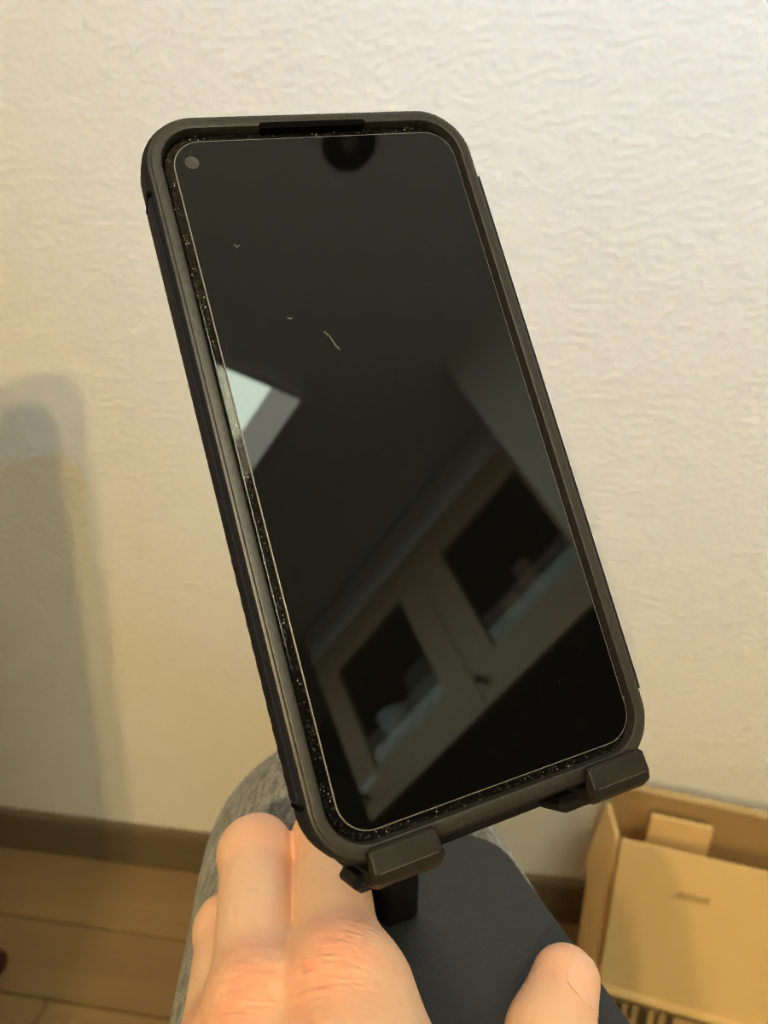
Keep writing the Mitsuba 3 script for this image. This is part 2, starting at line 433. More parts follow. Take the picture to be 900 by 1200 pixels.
sz = 1.817
shelf_thing('tall_carton', frame(box([-.02, -.028, 0], [.02, .028, .135], .002), axes([1.60, -0.555, sz], [1, 0, 0], [0, 1, 0], [0, 0, 1])), 'red_carton', 'dull red upright carton mirrored in the right cabinet door', 'carton')
shelf_thing('low_carton', frame(box([-.02, -.030, 0], [.02, .030, .075], .002), axes([1.60, -0.635, sz], [1, 0, 0], [0, 1, 0], [0, 0, 1])), 'yellow_carton', 'low yellow brown carton mirrored beside the red one', 'carton')
shelf_thing('white_bowl', frame(lathe([(0, 0), (0.028, 0), (0.030, 0.006), (0.048, 0.035), (0.055, 0.075), (0.052, 0.075), (0.044, 0.036), (0.025, 0.010), (0, 0.008)], 32), axes([1.59, -1.185, sz + 0.02], [1, 0, 0], [0, 1, 0], [0, 0, 1])), 'blue_white_ware', 'bluish white bowl mirrored in the left cabinet door', 'bowl', 40)
shelf_thing('serving_tray', box([1.56, -1.25, sz], [1.66, -1.12, sz + 0.02], .003), 'grey_board', 'flat grey tray under the bluish white bowl', 'tray')
shelf_thing('grey_carton', box([1.57, -1.08, sz], [1.63, -0.955, sz + 0.15], .003), 'grey_board', 'tall grey carton right of the bowl in the left cabinet door', 'carton')
zb0 = 1.663
shelf_thing('reflection_block_right', box([1.535, -0.70, zb0], [1.64, -0.36, zb0 + 0.138], .006), 'reflection_teal', 'dark teal block for the light mirrored low in the right cabinet door', 'bin')  # block standing in for the ceiling light mirrored in the pane
shelf_thing('reflection_block_left', box([1.535, -1.25, zb0], [1.64, -0.93, zb0 + 0.132], .006), 'reflection_teal', 'dark teal block for the light mirrored low in the left cabinet door', 'box')  # likewise a block for mirrored light, left pane
# a pale cloth hung from the cabinet's lower edge next to the wall
cl = []
for i in range(13):
    y = -0.418 + 0.006 * i
    cl.append([CX + 0.004 + 0.004 * math.sin(i * 1.3), y])
cl = np.array(cl)
lo = np.vstack([cl, (cl + [0.004, 0])[::-1]])
put('dish_cloth', rings([np.column_stack([lo[::-1], np.full(len(lo), z)]) for z in (1.643, 1.60, 1.585, 1.57)]), 'lavender_filler', smooth=40, label='pale bluish cloth hanging under the cabinet, mirrored at the right screen edge', category='cloth')


def base_unit():
    k = 'kitchen_counter'
    say(k, 'dark kitchen counter below the wall cabinet, mirrored black in the screen corner', 'counter')
    put(k + '__worktop', box([1.30, Y0 + .005, 0.86], [X1, -0.276, 0.90], 0.003), 'counter_top')
    put(k + '__body', box([1.34, Y0 + .005, 0.0], [X1, -0.276, 0.858]), 'cabinet_dark')
    for i in range(4):
        put(k + '__door', box([1.322, Y0 + 0.03 + i * 0.55, 0.10], [1.339, Y0 + 0.56 + i * 0.55, 0.84], 0.002), 'cabinet_dark')


base_unit()

# ------------------------------------------------------------------ chair left of the frame (its foot shows, its back shades the wall)
def chair():
    k = 'shading_chair'
    say(k, 'dark upholstered chair out of view beyond the left edge, placed to shade the wall, its dark wooden foot showing on the planks', 'chair')
    P = np.array([-0.392, 0.272, 0.0])
    d = np.array([-0.485, 0.8745, 0.0])
    l = np.array([-0.8745, -0.485, 0.0])
    M = axes(P, d, l, [0, 0, 1])
    for (u, v), (u1, v1) in (((0.315, -0.009), (0.29, 0.06)), ((0.315, 0.40), (0.29, 0.34)), ((0.03, 0.03), (0.04, 0.05)), ((0.03, 0.37), (0.04, 0.35))):
        put(k + '__foot', frame(tube([u, v, 0.0], [u1, v1, 0.16], 0.015, 0.024, bevel=0.003), M), 'chair_wood', smooth=40, label='dark wooden foot')
    put(k + '__seat', frame(box([0.012, 0.035, 0.155], [0.335, 0.365, 0.44], 0.02), M), 'chair_cloth')
    br = slab(0.20, 0.41, 0.02, -0.011, 0.011, 0.005)
    v = np.array(br.vertices)
    v[:, 0] *= 1 + 0.19 * np.clip((v[:, 1] + 0.02) / 0.43, 0, 1)              # wider towards the top, to slant its shadow edge on the wall
    br.vertices = v
    put(k + '__backrest', frame(frame(br, axes([0.0, 0.20, 0.445], [0, 1, 0], [0, 0, 1], [1, 0, 0])), M), 'chair_cloth', smooth=40)


chair()

# ------------------------------------------------------------------ cardboard box on the floor by the wall
def panel(p0, p1, q0, q1, t, mat, key, label=None, out=None):
    """A sheet of board between the lower edge p0-p1 and the upper edge q0-q1; its thickness goes towards out."""
    p = [np.array(a, float) for a in (p0, p1, q1, q0)]
    n = np.cross(p[1] - p[0], p[3] - p[0])
    n /= np.linalg.norm(n)
    if out is not None and n @ np.array(out) < 0:
        n = -n
    pts = np.array(p + [a + n * t for a in p])
    return put(key, trimesh.convex.convex_hull(pts), mat, label=label)


def carton():
    k = 'cardboard_box'
    say(k, 'open tan cardboard box on the floor by the wall with its flaps up', 'box')
    th = 9.0 * math.pi / 180
    u = np.array([math.cos(th), -math.sin(th), 0])
    z = np.array([0, 0, 1.0])
    A = np.array([0.116, 0.520, 0.0])
    B = A + 0.36 * u
    C = np.array([0.119, 0.662, 0.0])
    D = C + 0.36 * u
    H = 0.158
    put(k + '__base', trimesh.convex.convex_hull(np.array([A, B, C, D, A + z * .004, B + z * .004, C + z * .004, D + z * .004])), 'cardboard')
    panel(A, B, A + z * H, B + z * H, -0.004, 'cardboard', k + '__front_panel', out=[0, -1, 0])
    panel(C, D, C + z * H, D + z * H, 0.004, 'cardboard', k + '__back_panel', out=[0, 1, 0])
    panel(A, C, A + z * H, C + z * H, -0.004, 'cardboard', k + '__side_panel', out=[-1, 0, 0])
    panel(B, D, B + z * H, D + z * H, -0.004, 'cardboard', k + '__side_panel', out=[1, 0, 0])
    # front flap: stands up, leaning back; its fold is a soft proud ridge
    F0, F1 = A + z * (H + .003) + [0, -.004, 0], B + z * (H + .003) + [0, -.004, 0]
    G0 = np.array([0.1245, 0.556, 0.297])
    G1 = G0 + 0.352 * u
    panel(F0, F1, G0, G1, -0.004, 'cardboard', k + '__front_flap', out=[0, -1, 0])
    put(k + '__fold', tube(F0 + [0, -.001, -.002], F1 + [0, -.001, -.002], 0.0042, n=12), 'cardboard', smooth=True)
    # rear flap upright, top edge bare
    L0, L1 = C + z * (H + .002), D + z * (H + .002)
    M0 = np.array([0.140, 0.667, 0.258])
    M1 = M0 + 0.34 * u
    panel(L0, L1, M0, M1, 0.005, 'cardboard_shaded', k + '__rear_flap', out=[0, 1, 0])
    put(k + '__rear_edge', tube(M0 + [0, .0025, .001], M1 + [0, .0025, .001], 0.0042, n=10), 'cardboard_edge', smooth=True, label='bare pale edge of the rear flap')
    # left flap, leaning in
    panel(A + z * (H + .001) + [0.002, .012, 0], C + z * (H + .001), np.array([0.1275, 0.580, 0.278]), np.array([0.1305, 0.655, 0.246]), 0.004, 'cardboard', k + '__side_flap', out=[-1, 0, 0])
    # an inner board standing in the box
    S0 = np.array([0.158, 0.612, 0.16])
    panel(S0, S0 + 0.055 * u, S0 + [0.004, 0.004, 0.112], S0 + 0.055 * u + [0.004, 0.004, 0.112], 0.004, 'cardboard', k + '__inner_board', out=[0, 1, 0])
    # faded mark on the flap, row of handling marks printed below the fold
    w = (G0 - F0) / np.linalg.norm(G0 - F0)
    nf = np.cross(u, w)
    Mf = axes(F0 + nf * 0.0042 * (1 if nf[1] < 0 else -1), u, w, nf * (1 if nf[1] < 0 else -1))
    put(k + '__faded_mark', frame(box([0.052, 0.104, -.0002], [0.078, 0.109, .0004]), Mf), 'faded_ink', label='faded smudge of print')
    Mp = axes(A + np.array([0, -.0042, 0]), u, z, np.array([-math.sin(th), -math.cos(th), 0]))
    x = 0.008
    for wd, hg in ((.003, .022), (.006, .026), (.003, .018), (.008, .026), (.003, .024), (.006, .020)):
        put(k + '__printed_mark', frame(box([x, 0.146 - hg, -.0002], [x + wd, 0.146, .0005]), Mp), 'print_ink', label='dark printed bar')
        x += wd + .006
    put(k + '__fold_shade', frame(box([0.004, 0.1485, -.0002], [0.20, 0.1515, .0005]), Mp), 'print_ink', label='dark line for the shade under the fold')  # shade just below the fold, laid on as a dark strip


carton()

# ------------------------------------------------------------------ smartphone in its case
RW = np.array([[0.84336295, -0.34150775, 0.41486309], [0.53565310, 0.47310332, -0.69946336], [0.04259905, 0.81212419, 0.58192750]])
PC = CAM + np.array([-0.02127172, 0.15928885, -0.05493813])
PM = axes(PC, RW[:, 0], RW[:, 1], RW[:, 2])
mm = 0.001


def ring_profile(profile, a, b, r, centre, step=None, shape=None):
    loops = []
    for h, d in profile:
        l = rounded_loop(a - d, b - d, r - d, 14, centre)
        if step:
            l = densify_like(l, a, b, r, d, step, centre)
        l = np.column_stack([l, np.full(len(l), h)])
        loops.append(l if shape is None else shape(l, h, d))
    return loops


def densify_like(l, a, b, r, d, step, centre):
    # the same number of points on each loop: split the four straight runs evenly
    out, n = [], len(l)
    kx, ky = int(2 * a / step), int(2 * b / step)
    for i in range(n):
        p, q = l[i], l[(i + 1) % n]
        out.append(p)
        if (i + 1) % 15 == 0:
            k = kx if (i // 15) % 2 == 0 else ky
            out += [p + (q - p) * j / k for j in range(1, k)]
    return np.array(out)


def smartphone():
    k = 'smartphone'
    say(k, 'black smartphone in a dark rubber case, screen off, propped on the phone stand', 'smartphone')
    cx = (-1.0 * mm, 0.0)
    # case: an open tray with a raised lip
    prof = [(-1.0, 1.5), (0.9, 1.2), (0.55, .75), (-.4, .3), (-1.4, .06), (-2.6, 0), (-6.2, 0), (-7.6, .4), (-8.8, 1.3), (-9.5, 2.6), (-9.6, 4.0)]
    put(k + '__case', frame(rings(ring_profile([(h * mm, d * mm) for h, d in prof], 38.6 * mm, 78.2 * mm, 12.5 * mm, cx)), PM), 'case_side', smooth=40, label='blue black shell of the rubber case')
    prof = [(-0.9, 1.3), (1.0, 1.12), (1.25, 1.2), (1.36, 1.45), (1.40, 1.75), (1.62, 1.9), (1.74, 2.2), (1.76, 3.5), (1.66, 3.9), (1.3, 4.12), (-.7, 4.3), (-.9, 4.3)]
    ll = ring_profile([(h * mm, d * mm) for h, d in prof], 38.6 * mm, 78.2 * mm, 12.5 * mm, cx)
    lip = rings(ll + [ll[0]], False, False)
    put(k + '__case_lip', frame(lip, PM), 'case_rubber', smooth=40, label='dark grey raised lip of the case')

    # the band let into both long sides, with small ribs on its lower half
    def band(side):
        ys = np.linspace(-63.5, 60.0, 240)
        pr = [(0.15, -0.05), (0.1, 0.14), (-0.1, 0.26), (-0.8, 0.32), (-3.5, 0.34), (-6.2, 0.32), (-7.2, 0.1), (-7.3, -0.4), (0.0, -0.6)]
        loops = []
        for y in ys:
            rib = 0.10 * (0.5 + 0.5 * math.cos(y * 2 * math.pi / 4.2)) * min(1, max(0, (-6 - y) / 14)) - 0.05
            e = min(1.0, (60.2 - y) / 0.8, (y + 63.7) / 0.8)
            x0 = 38.55
            loops.append([[side * (x0 + max(-.6, o * e + (rib if o > .3 else 0))) * mm + cx[0], y * mm, h * mm] for h, o in pr])
        l = [np.array(q)[:: 1 if side < 0 else -1] for q in loops]
        return rings(l)
    for s in (-1, 1):
        b = band(s)
        if b.volume < 0:
            b.invert()
        put(k + '__side_band', frame(b, PM), 'case_side', smooth=35, label='blue black side band with fine ribs')
    # front glass, screen (with its protector) and the bevelled edge of the protector
    put(k + '__front_glass', frame(rings(ring_profile([(-2.0 * mm, .05 * mm)] + [((-.45 - .75 * (1 - math.cos(t))) * mm, (1.0 - 1.0 * math.sin(t)) * mm) for t in np.linspace(1.35, 0, 9)], 34.4 * mm, 74.4 * mm, 8.6 * mm, cx)), PM), 'border_glass', smooth=60, label='dusty black glass border')

    def at(d, z):
        l = rounded_loop(33.0 * mm - d, 72.35 * mm - d, 6.6 * mm - d, 14)
        return np.column_stack([l, np.full(len(l), z)])
    put(k + '__screen', frame(rings([at(.24 * mm, -.44 * mm), at(.24 * mm, 0.0)]), PM), 'screen_glass', label='glossy black screen under a glass protector')
    put(k + '__protector_edge', frame(rings([at(0.24 * mm, -.44 * mm), at(0, -.44 * mm), at(0, -.18 * mm), at(.06 * mm, -.05 * mm), at(.236 * mm, .004 * mm), at(.24 * mm, -.02 * mm)], False, False), PM), 'glass_edge', smooth=60, label='thin pale bevelled edge of the glass protector')
    put(k + '__camera_hole', frame(lathe([(0, .0), (1.55 * mm, .0), (1.5 * mm, .03 * mm), (0, .03 * mm)], 32), PM @ axes([-29.0 * mm, 67.3 * mm, 0], [1, 0, 0], [0, 1, 0], [0, 0, 1])), 'lens_grey', label='round grey camera hole')
    put(k + '__earpiece_slot', frame(slab(12.4 * mm, 0.75 * mm, .72 * mm, -1.0 * mm, 1.79 * mm, .1 * mm, centre=(-.6 * mm, 74.25 * mm)), PM), 'slit_black', smooth=40, label='black earpiece slot in the lip')
    put(k + '__microphone_slot', frame(slab(14 * mm, .25 * mm, .24 * mm, -1.0 * mm, 0.25 * mm, .05 * mm, centre=(3 * mm, -75.0 * mm)), PM), 'slit_black', smooth=40)
    # notches where the side bands end
    for y in (60.6, -64.3):
        put(k + '__notch', frame(box([-39.75 * mm, (y - .45) * mm, -7 * mm], [-38.3 * mm, (y + .45) * mm, .6 * mm], .1 * mm), PM), 'slit_black', label='dark notch at the end of the side band')
    # dust: grains on the black border and a few lint fibres on the screen
    r = np.random.default_rng(11)
    ms = []
    for i in range(230):
        s = r.random()
        e = r.uniform(.4, 1.9) * mm
        if s < .45:
            p = [(-33.0 * mm) - e, r.uniform(-66, 70) * mm]
        elif s < .62:
            p = [r.uniform(-30, 28) * mm, 72.35 * mm + e * .9]
        elif s < .78:
            p = [33.0 * mm + e * .5, r.uniform(-66, 70) * mm]
        elif s < .92:
            p = [r.uniform(-30, 28) * mm, -72.35 * mm - e]
        else:
            p = [r.uniform(-32, 32) * mm, r.uniform(-70, 70) * mm]
        z = -.44 * mm if s < .92 else .0
        q = (r.uniform(.04, .13) if s < .92 else r.uniform(.03, .06)) * mm
        m = trimesh.creation.icosphere(0, q)
        m.apply_scale([r.uniform(.6, 1.6), r.uniform(.6, 1.6), .6])
        m.apply_translation([p[0], p[1], z + q * .3])
        ms.append(m)
    put(k + '__dust', frame(cat(*ms), PM), 'dust_grey', kind='stuff', label='grains of dust on the glass')
    for pts in (((-10.5, 26.3), (-9.4, 24.6), (-8.9, 23.0), (-8.2, 21.8)), ((-17.6, 30.4), (-17.0, 29.9), (-16.5, 30.2)), ((-24.7, 47.9), (-24.2, 47.2), (-23.6, 47.6))):
        put(k + '__lint', frame(cat(*[tube([a[0] * mm, a[1] * mm, .06 * mm], [b[0] * mm, b[1] * mm, .06 * mm], .055 * mm, n=6) for a, b in zip(pts, pts[1:])]), PM), 'dust_grey', label='pale fibre of lint')


smartphone()

# ------------------------------------------------------------------ phone stand
ZP = CAM[2] - 0.190                                       # top of its foot plate
SX = np.array([0.8434, 0.5357, 0.0]) / np.linalg.norm([0.8434, 0.5357])
SY = np.array([-SX[1], SX[0], 0.0])
SM = axes([0, 0, ZP], SX, SY, [0, 0, 1])


def stand():
    k = 'phone_stand'
    say(k, 'black phone stand with a flat foot plate and rubber hooks, gripped by the hand', 'stand')
    put(k + '__foot_plate', frame(slab(0.039, 0.0525, 0.017, -0.006, 0.0, 0.0009, n=14, centre=(0.0655, 0.1095)), SM), 'plate_black', smooth=40, label='flat dark grey foot plate with rounded corners')
    put(k + '__plate_rim', frame(slab(0.0393, 0.0528, 0.0173, -0.0050, -0.0020, 0.0004, n=14, centre=(0.0655, 0.1095)), SM), 'plate_edge', smooth=40, label='thin pale rim round the foot plate')
    # post, up to the hinge behind the phone
    px0, px1, py0, py1 = 0.0599, 0.0712, 0.1385, 0.1500
    post = slab(0.00565, 0.0058, 0.0032, 0.0, 0.096, 0.0008, n=6, centre=((px0 + px1) / 2, (py0 + py1) / 2))
    put(k + '__post', frame(post, SM), 'stand_black', smooth=40)
    # hinge and holder: a plate behind the case with a ledge and two hooks
    hc = np.array([-1.0, -33.0, -19.5]) * mm
    put(k + '__hinge', frame(tube(hc + [-.012, 0, 0], hc + [.012, 0, 0], .006, bevel=.001), PM), 'stand_black', smooth=40)
    put(k + '__hinge_bracket', frame(box(np.array([-8, -39, -17]) * mm, np.array([6, -27, -13]) * mm, .001), PM), 'stand_black')
    put(k + '__holder_plate', frame(slab(33 * mm, 38 * mm, 8 * mm, -13.6 * mm, -10.2 * mm, .8 * mm, n=10, centre=(-1 * mm, -44 * mm)), PM), 'stand_black', smooth=40, label='black plate behind the phone')

    def hook(x0, x1, arm0, arm1):
        # profile in (y, n): ledge below the case, then up in front of its lip
        prof = np.array([(-74.2, 3.4), (-74.05, 4.4), (-74.6, 5.3), (-78.4, 5.6), (-80.4, 4.9), (-81.7, 2.6), (-82.2, -3), (-82.2, -13), (-78.8, -13), (-78.6, 1.2), (-77.6, 2.2)]) * mm
        sh = __import__('shapely').Polygon(prof).buffer(-0.5 * mm).buffer(0.5 * mm, quad_segs=4)
        pts = np.array(sh.exterior.coords)[:-1]
        xs = [(x0, 0.9), (x0 + .3, .3), (x0 + .9, 0), (x1 - .9, 0), (x1 - .3, .3), (x1, 0.9)]
        if __import__('shapely').Polygon(pts).exterior.is_ccw is False:
            pts = pts[::-1]
        c = np.array([-79.2, 1.8]) * mm
        base = __import__('shapely').Polygon(pts)
        loops = []
        for x, e in xs:
            dirs = pts - c
            # shrink about the hook's own thickness: inward by e along the vertex normal
            t = np.roll(pts, -1, 0) - np.roll(pts, 1, 0)
            nr = np.stack([t[:, 1], -t[:, 0]], 1)
            nr /= np.linalg.norm(nr, axis=1, keepdims=True) + 1e-12
            q = pts - nr * e * mm
            loops.append(np.column_stack([np.full(len(q), x * mm), q]))
        # cap with a proper triangulation of the profile
        n = len(pts)
        v, f = np.vstack(loops), []
        for j in range(len(loops) - 1):
            i = np.arange(n)
            a, b = j * n + i, j * n + (i + 1) % n
            f += list(np.stack([a, b, b + n], 1)) + list(np.stack([a, b + n, a + n], 1))
        tv, tf = trimesh.creation.triangulate_polygon(base, engine='earcut')
        order = np.array([np.argmin(np.linalg.norm(pts - p, axis=1)) for p in tv])
        for tri in tf:
            a, b, c_ = order[tri]
            f.append([c_, b, a])
            o = (len(loops) - 1) * n
            f.append([o + a, o + b, o + c_])
        m = trimesh.Trimesh(v, np.array(f), process=False)
        if m.volume < 0:
            m.invert()
        h = put(k + '__hook', frame(m, PM), 'stand_rubber', smooth=35, label='black rubber hook holding the lower edge of the phone')
        put(h + '__seam', frame(tube(np.array([x0 + 1.2, -78.5, 5.45]) * mm, np.array([x1 - 1.2, -78.5, 5.45]) * mm, .16 * mm, n=8), PM), 'rubber_edge', smooth=True, label='pale seam along the hook')
        put(k + '__arm', frame(box(np.array([arm0, -82.6, -13.4]) * mm, np.array([arm1, -79.4, -1.0]) * mm, .0012), PM), 'stand_black')
    hook(-30.6, -16.6, -33.0, -14.0)
    hook(16.6, 30.6, 12.0, 31.0)


stand()

# ------------------------------------------------------------------ the person: hand, trousers
def surface_nets(f, origin, h):
    """Triangles of the zero level of the grid f (naive surface nets)."""
    s = f < 0
    c = np.zeros(tuple(np.array(f.shape) - 1), np.int8)
    for o in np.ndindex(2, 2, 2):
        c += s[o[0]:f.shape[0] - 1 + o[0], o[1]:f.shape[1] - 1 + o[1], o[2]:f.shape[2] - 1 + o[2]]
    act = (c > 0) & (c < 8)
    idx = np.full(c.shape, -1)
    cells = np.argwhere(act)
    idx[act] = np.arange(len(cells))
    acc, cnt = np.zeros((len(cells), 3)), np.zeros(len(cells))
    I, Jx, K = cells.T
    for ax in range(3):
        for a, b in np.ndindex(2, 2):
            o = [0, 0, 0]
            oth = [q for q in range(3) if q != ax]
            o[oth[0]], o[oth[1]] = a, b
            p = cells + o
            q = p.copy()
            q[:, ax] += 1
            f0, f1 = f[tuple(p.T)], f[tuple(q.T)]
            m = (f0 < 0) != (f1 < 0)
            t = np.where(m, f0 / np.where(m, f0 - f1, 1), 0)
            pos = p.astype(float)
            pos[:, ax] += t
            acc[m] += pos[m]
            cnt[m] += 1
    v = acc / cnt[:, None] * h + origin
    tris = []
    for ax in range(3):
        oth = [(ax + 1) % 3, (ax + 2) % 3]
        sl0, sl1 = [slice(None)] * 3, [slice(None)] * 3
        sl0[ax], sl1[ax] = slice(0, -1), slice(1, None)
        a, b = s[tuple(sl0)], s[tuple(sl1)]
        for flip in (False, True):
            e = np.argwhere((a & ~b) if not flip else (~a & b))
            e = e[(e[:, oth[0]] > 0) & (e[:, oth[1]] > 0) & (e[:, oth[0]] < f.shape[oth[0]] - 1) & (e[:, oth[1]] < f.shape[oth[1]] - 1)]
            def cell(d0, d1):
                p = e.copy()
                p[:, oth[0]] -= d0
                p[:, oth[1]] -= d1
                return idx[tuple(p.T)]
            q = np.stack([cell(1, 1), cell(0, 1), cell(0, 0), cell(1, 0)], 1)
            if flip:
                q = q[:, ::-1]
            tris += [q[:, [0, 1, 2]], q[:, [0, 2, 3]]]
    t = np.vstack(tris)
    return trimesh.Trimesh(v, t[(t >= 0).all(1)], process=False)


def cone(P, a, b, ra, rb):
    a, b = np.asarray(a, np.float32), np.asarray(b, np.float32)
    d = b - a
    t = np.clip(((P - a) @ d) / (d @ d), 0, 1)
    return np.linalg.norm(P - a - t[..., None] * d, axis=-1) - (ra + (rb - ra) * t)


def smin(a, b, k):
    h = np.clip(0.5 + 0.5 * (b - a) / k, 0, 1)
    return b + (a - b) * h - k * h * (1 - h)


# joints, relative to the camera's place (the hand is its owner's: it lies under the lens)
HJ = dict(
    index=[(-.0296, .1210, -.1715), (-.0430, .1695, -.1818), (-.0438, .1810, -.1990), (-.0420, .1740, -.2130)],
    middle=[(-.0488, .1172, -.1792), (-.0629, .1618, -.1830), (-.0650, .1745, -.2000), (-.0610, .1670, -.2140)],
    ring=[(-.0555, .1100, -.1915), (-.0672, .1490, -.1990), (-.0705, .1600, -.2140), (-.0670, .1520, -.2260)],
    little=[(-.0500, .1010, -.2020), (-.0590, .1330, -.2180), (-.0600, .1410, -.2300), (-.0570, .1340, -.2390)],
    thumb=[(.0260, .0850, -.1820), (.0190, .1228, -.1830), (.0225, .1350, -.1805)],
    wrist=[(-.006, .022, -.170), (-.044, .016, -.182)])
HR = dict(index=[.0111, .0097, .0088, .0075], middle=[.0109, .0097, .0088, .0075], ring=[.0106, .0092, .0080, .0070], little=[.0095, .0078, .0070, .0062], thumb=[.0120, .0098, .0080])


def thumb_sdf(P):
    t = HJ['thumb']
    a = cone(P, (.004, .040, -.182), t[0], .0145, HR['thumb'][0])
    b = cone(P, t[0], t[1], HR['thumb'][0], HR['thumb'][1])
    c = cone(P, t[1], t[2], HR['thumb'][1], HR['thumb'][2])
    return smin(smin(a, b, .004), c, .003)


def hand_sdf(P):
    fing = None
    for nm in ('index', 'middle', 'ring', 'little'):
        j, r = HJ[nm], HR[nm]
        d = cone(P, j[0], j[1], r[0] * .955, r[1])
        d = smin(d, cone(P, j[1], j[2], r[1], r[2]), .003)
        d = smin(d, cone(P, j[2], j[3], r[2], r[3]), .003)
        # the knuckle pads
        k = np.asarray(j[1], np.float32) + np.array([0, .0006, .0012], np.float32)
        e = np.array([.0006, .0003, .0002], np.float32)
        d = smin(d, cone(P, k - e, k + e, r[1] * .97, r[1] * .97), .003)
        fing = d if fing is None else smin(fing, d, .0012)
    palm = None
    w = np.array(HJ['wrist'])
    for i, nm in enumerate(('index', 'middle', 'ring', 'little')):
        j, r = np.array(HJ[nm][0]), HR[nm]
        s = w[0] + (w[1] - w[0]) * i / 3
        d = cone(P, s, j + [0, 0, -.002], .016, r[0] * .98)
        # web between the fingers: the palm reaches a little beyond the knuckles
        d = smin(d, cone(P, j + np.array([0, 0, -.003]), j * .82 + np.array(HJ[nm][1]) * .18 + [0, 0, -.0035], r[0] * .9, r[0] * .85), .004)
        palm = d if palm is None else smin(palm, d, .009)
    for nm in ('index', 'middle', 'ring'):
        k = np.asarray(HJ[nm][0], np.float32) + np.array([0, 0, .0026], np.float32)
        palm = smin(palm, np.linalg.norm(P - k, axis=-1) - HR[nm][0] * .88, .006)
    fore = smin(cone(P, w[0], (-.035, -.060, -.185), .019, .024), cone(P, w[1], (-.062, -.062, -.195), .018, .024), .012)
    web = smin(cone(P, (-.006, .075, -.181), (.012, .088, -.184), .011, .009), cone(P, (.000, .080, -.178), (-.0215, .1190, -.1765), .0150, .0085), .006)
    # thin skin folds close the gaps between neighbouring fingers
    for n0, n1 in (('index', 'middle'), ('middle', 'ring'), ('ring', 'little')):
        a = (np.array(HJ[n0][0]) + HJ[n1][0]) / 2 + [0, 0, -.0035]
        b = (np.array(HJ[n0][1]) + HJ[n1][1]) / 2 + [0, 0, -.0040]
        fing = smin(fing, cone(P, a, b, .0046, .0038), .0016)
    d = smin(palm, fing, .0038)
    d = smin(d, fore, .014)
    d = smin(d, thumb_sdf(P), .010 if True else 0)
    return smin(d, web, .014)


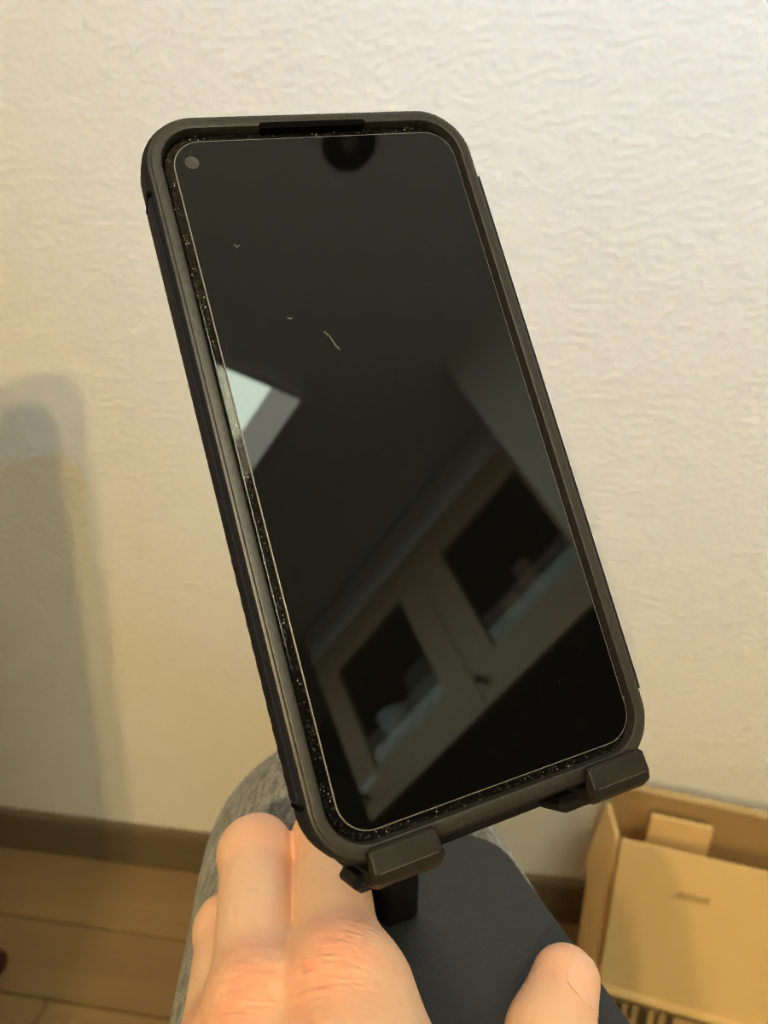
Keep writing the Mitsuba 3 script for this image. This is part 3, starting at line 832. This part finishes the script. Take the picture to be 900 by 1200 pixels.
def person():
    k = 'person'
    # a coarse grid first, then the fine one only near the surface
    h, B = 0.0006, 4
    lo, hi = np.array([-.102, -.078, -.254]), np.array([.050, .200, -.146])
    nb = np.ceil((hi - lo) / (h * B)).astype(int)
    n = nb * B
    gc = np.stack(np.meshgrid(*[(lo[i] + h * (B * np.arange(nb[i]) + (B - 1) / 2)).astype(np.float32) for i in range(3)], indexing='ij'), -1)
    fc = hand_sdf(gc)
    f = fc.repeat(B, 0).repeat(B, 1).repeat(B, 2).astype(np.float32)
    at = np.argwhere(np.abs(fc) < h * 3.4)
    off = np.argwhere(np.ones((B, B, B)))
    for part in np.array_split(at, max(1, len(at) // 8000)):
        q = (part[:, None] * B + off[None]).reshape(-1, 3)
        f[tuple(q.T)] = hand_sdf((lo + h * q).astype(np.float32))
    for ax in range(3):                                    # closed at the grid's faces
        np.moveaxis(f, ax, 0)[[0, 1, -1, -2]] = h
    m = surface_nets(f, lo, h)
    trimesh.smoothing.filter_taubin(m, lamb=0.5, nu=0.53, iterations=10)
    m.apply_translation(CAM)

    kn = [(np.array(HJ[nm][0]) + CAM + [-.001, -.005, .010], rr) for nm, rr in (('index', .0125), ('middle', .011), ('ring', .010))]
    pp = [(np.array(HJ[nm][1]) + CAM + [0, .002, .006], .010) for nm in ('index', 'middle', 'ring')]
    tt = [(np.array(HJ['thumb'][2]) + CAM + [0, .002, .0], .013)]
    spots = [(c, r, 0.9) for c, r in kn] + [(c, r, 0.45) for c, r in pp] + [(c, r, 0.55) for c, r in tt]

    def skin(p, nn, uv):
        base = mix((0.66, 0.425, 0.295), (0.74, 0.50, 0.365), fbm(p.x * 90, p.y * 90, p.z * 90, octaves=3))
        red = mi.Float(0)
        for c, r, w in spots:
            d2 = dr.square(p.x - float(c[0])) + dr.square((p.y - float(c[1])) * 0.75) + dr.square((p.z - float(c[2])) * 0.8)
            red = dr.maximum(red, w * dr.exp(-d2 / float(r * r)))
        red = red * (0.55 + 0.75 * noise(p.x * 260, p.y * 260, p.z * 260))
        c = mix((0.70, 0.46, 0.33), (0.74, 0.235, 0.165), dr.clip(red, 0, 1))
        fleck = smoothstep(0.70, 0.9, noise(p.x * 420, p.y * 420, p.z * 420))
        return (c * 0.68 + base * 0.32) * (1 - 0.05 * fleck)

    def pores(p, nn, uv):
        w = noise(p.x * 900, p.y * 900, p.z * 900) * .5 + noise(p.x * 380, p.y * 1500, p.z * 500) * .5
        kk = mi.Float(0)
        for c, r, w_ in spots[:3]:
            d2 = dr.square(p.x - float(c[0])) + dr.square(p.y - float(c[1])) + dr.square(p.z - float(c[2]))
            kk = dr.maximum(kk, dr.exp(-d2 / float(r * r * .6)))
        return w * .5 + kk * noise(p.x * 260, p.y * 1500, 3.0) * .9

    bsdf('skin', bump({'type': 'principled', 'base_color': proc(skin), 'roughness': 0.46, 'specular': 0.42, 'sheen': 0.12}, pores, 0.0005, 0.0003))
    bsdf('nail', {'type': 'principled', 'roughness': 0.28, 'specular': 0.5, 'base_color': rgb(0.71, 0.42, 0.34)})
    bsdf('nail_tip', {'type': 'principled', 'roughness': 0.35, 'base_color': rgb(0.80, 0.66, 0.55)})
    put(k, m, 'skin', smooth=True, label='person in grey marl trousers whose left hand grips the plate of the phone stand', category='person')

    # thumb nail, laid on the thumb's own surface
    ti, tt_ = np.array(HJ['thumb'][1]), np.array(HJ['thumb'][2])
    A = (tt_ - ti) / np.linalg.norm(tt_ - ti)
    N = np.array([.80, .12, .60])
    N -= A * (N @ A)
    N /= np.linalg.norm(N)
    S = np.cross(A, N)

    def patch(u0, u1, v0, v1, lift, round_=True, nu=21, nv=19):
        pts = []
        for v in np.linspace(v0, v1, nv):
            for u in np.linspace(-1, 1, nu):
                uu = u * (u1 - u0) / 2 + (u0 + u1) / 2
                e = 1.0
                q = (v - v0) / (v1 - v0)
                if round_:
                    e = min(1.0, math.sqrt(max(0.0, 1 - max(0, .28 - q) ** 2 / .28 ** 2)) * .98 + .02) * min(1.0, math.sqrt(max(0.0, 1 - max(0, q - .62) ** 2 / .38 ** 2)) * .98 + .02)
                ang = uu * e / .0074
                dirn = N * math.cos(ang) + S * math.sin(ang)
                base = tt_ + A * v
                p = base + dirn * .02
                for _ in range(40):
                    p = p - dirn * float(thumb_sdf(p[None].astype(np.float32))[0] - lift)
                pts.append(p)
        pts = np.array(pts)
        f = []
        for j in range(nv - 1):
            for i in range(nu - 1):
                a = j * nu + i
                f += [[a, a + 1, a + nu + 1], [a, a + nu + 1, a + nu]]
        top = trimesh.Trimesh(pts, np.array(f), process=False)
        v = np.vstack([top.vertices, top.vertices - N * .0006])
        nv_ = len(pts)
        t = trimesh.convex.convex_hull(v) if False else trimesh.Trimesh(v, np.vstack([top.faces, top.faces[:, ::-1] + nv_]), process=False)
        return t
    nail = patch(-.0062, .0062, -.0065, .0055, .00025)
    nail.apply_translation(CAM)
    put(k + '__thumb_nail', nail, 'nail', smooth=True, label='pink thumb nail')

    # trousers: thigh and shin in one rounded piece
    J = [(.0, -.32, -.40), (-.0007, .10, -.2835), (-.0452, .2102, -.2453), (-.044, .190, -.44), (-.048, .180, -.735)]
    R = [.097, .085, .0553, .053, .046]
    J = [np.array(j) + CAM for j in J]
    parts = []
    for a, b, ra, rb in zip(J, J[1:], R, R[1:]):
        sp = [m3.Manifold.sphere(r, 48).translate(list(c)) for c, r in ((a, ra), (b, rb))]
        parts.append(m3.Manifold.batch_hull(sp))
    leg = parts[0]
    for q in parts[1:]:
        leg = leg + q
    leg = leg.refine_to_length(0.008)
    lm = mesh_of(leg)
    lm.merge_vertices()
    trimesh.smoothing.filter_taubin(lm, lamb=0.5, nu=0.52, iterations=40)
    # slack folds
    v = np.array(lm.vertices)
    nrm = np.array(lm.vertex_normals)
    w = (meshkit.fbm(v * [26, 26, 14], 2, 5) - .5) * .005 * np.clip((0.16 - (v[:, 1])) / .05, 0.25, 1)[:]
    lm.vertices = v + nrm * w[:, None]
    put(k + '__trousers', lm, 'grey_marl', smooth=True, label='grey marl trouser leg under the stand')
    sl = [m3.Manifold.sphere(r, 40).translate(list(np.array(c) + CAM)) for c, r in (((-.044, -.052, -.190), .034), ((-.075, -.17, -.225), .043), ((-.12, -.30, -.262), .050))]
    slv = mesh_of((m3.Manifold.batch_hull(sl[:2]) + m3.Manifold.batch_hull(sl[1:])).refine_to_length(.008))
    slv.merge_vertices()
    trimesh.smoothing.filter_taubin(slv, iterations=10)
    put(k + '__sleeve', slv, 'grey_marl', smooth=True)
    an = J[-1]
    ft = [m3.Manifold.sphere(r, 24).translate(list(c)) for c, r in ((an + [0, 0, .05], .034), (an + [0, -.015, -.075], .036))]
    ft2 = [m3.Manifold.sphere(r, 24).translate(list(c)) for c, r in ((an + [0, -.015, -.075], .036), (an + [.0, .10, -.082], .031), (an + [.0, .16, -.089], .024))]
    sock = (m3.Manifold.batch_hull(ft) + m3.Manifold.batch_hull(ft2)).refine_to_length(.008)
    sm = mesh_of(sock)
    trimesh.smoothing.filter_taubin(sm, iterations=10)
    sm.apply_translation([0, 0, -sm.bounds[0, 2] + .0005])
    put(k + '__sock', sm, 'dark_sock', smooth=True, label='dark sock')


person()
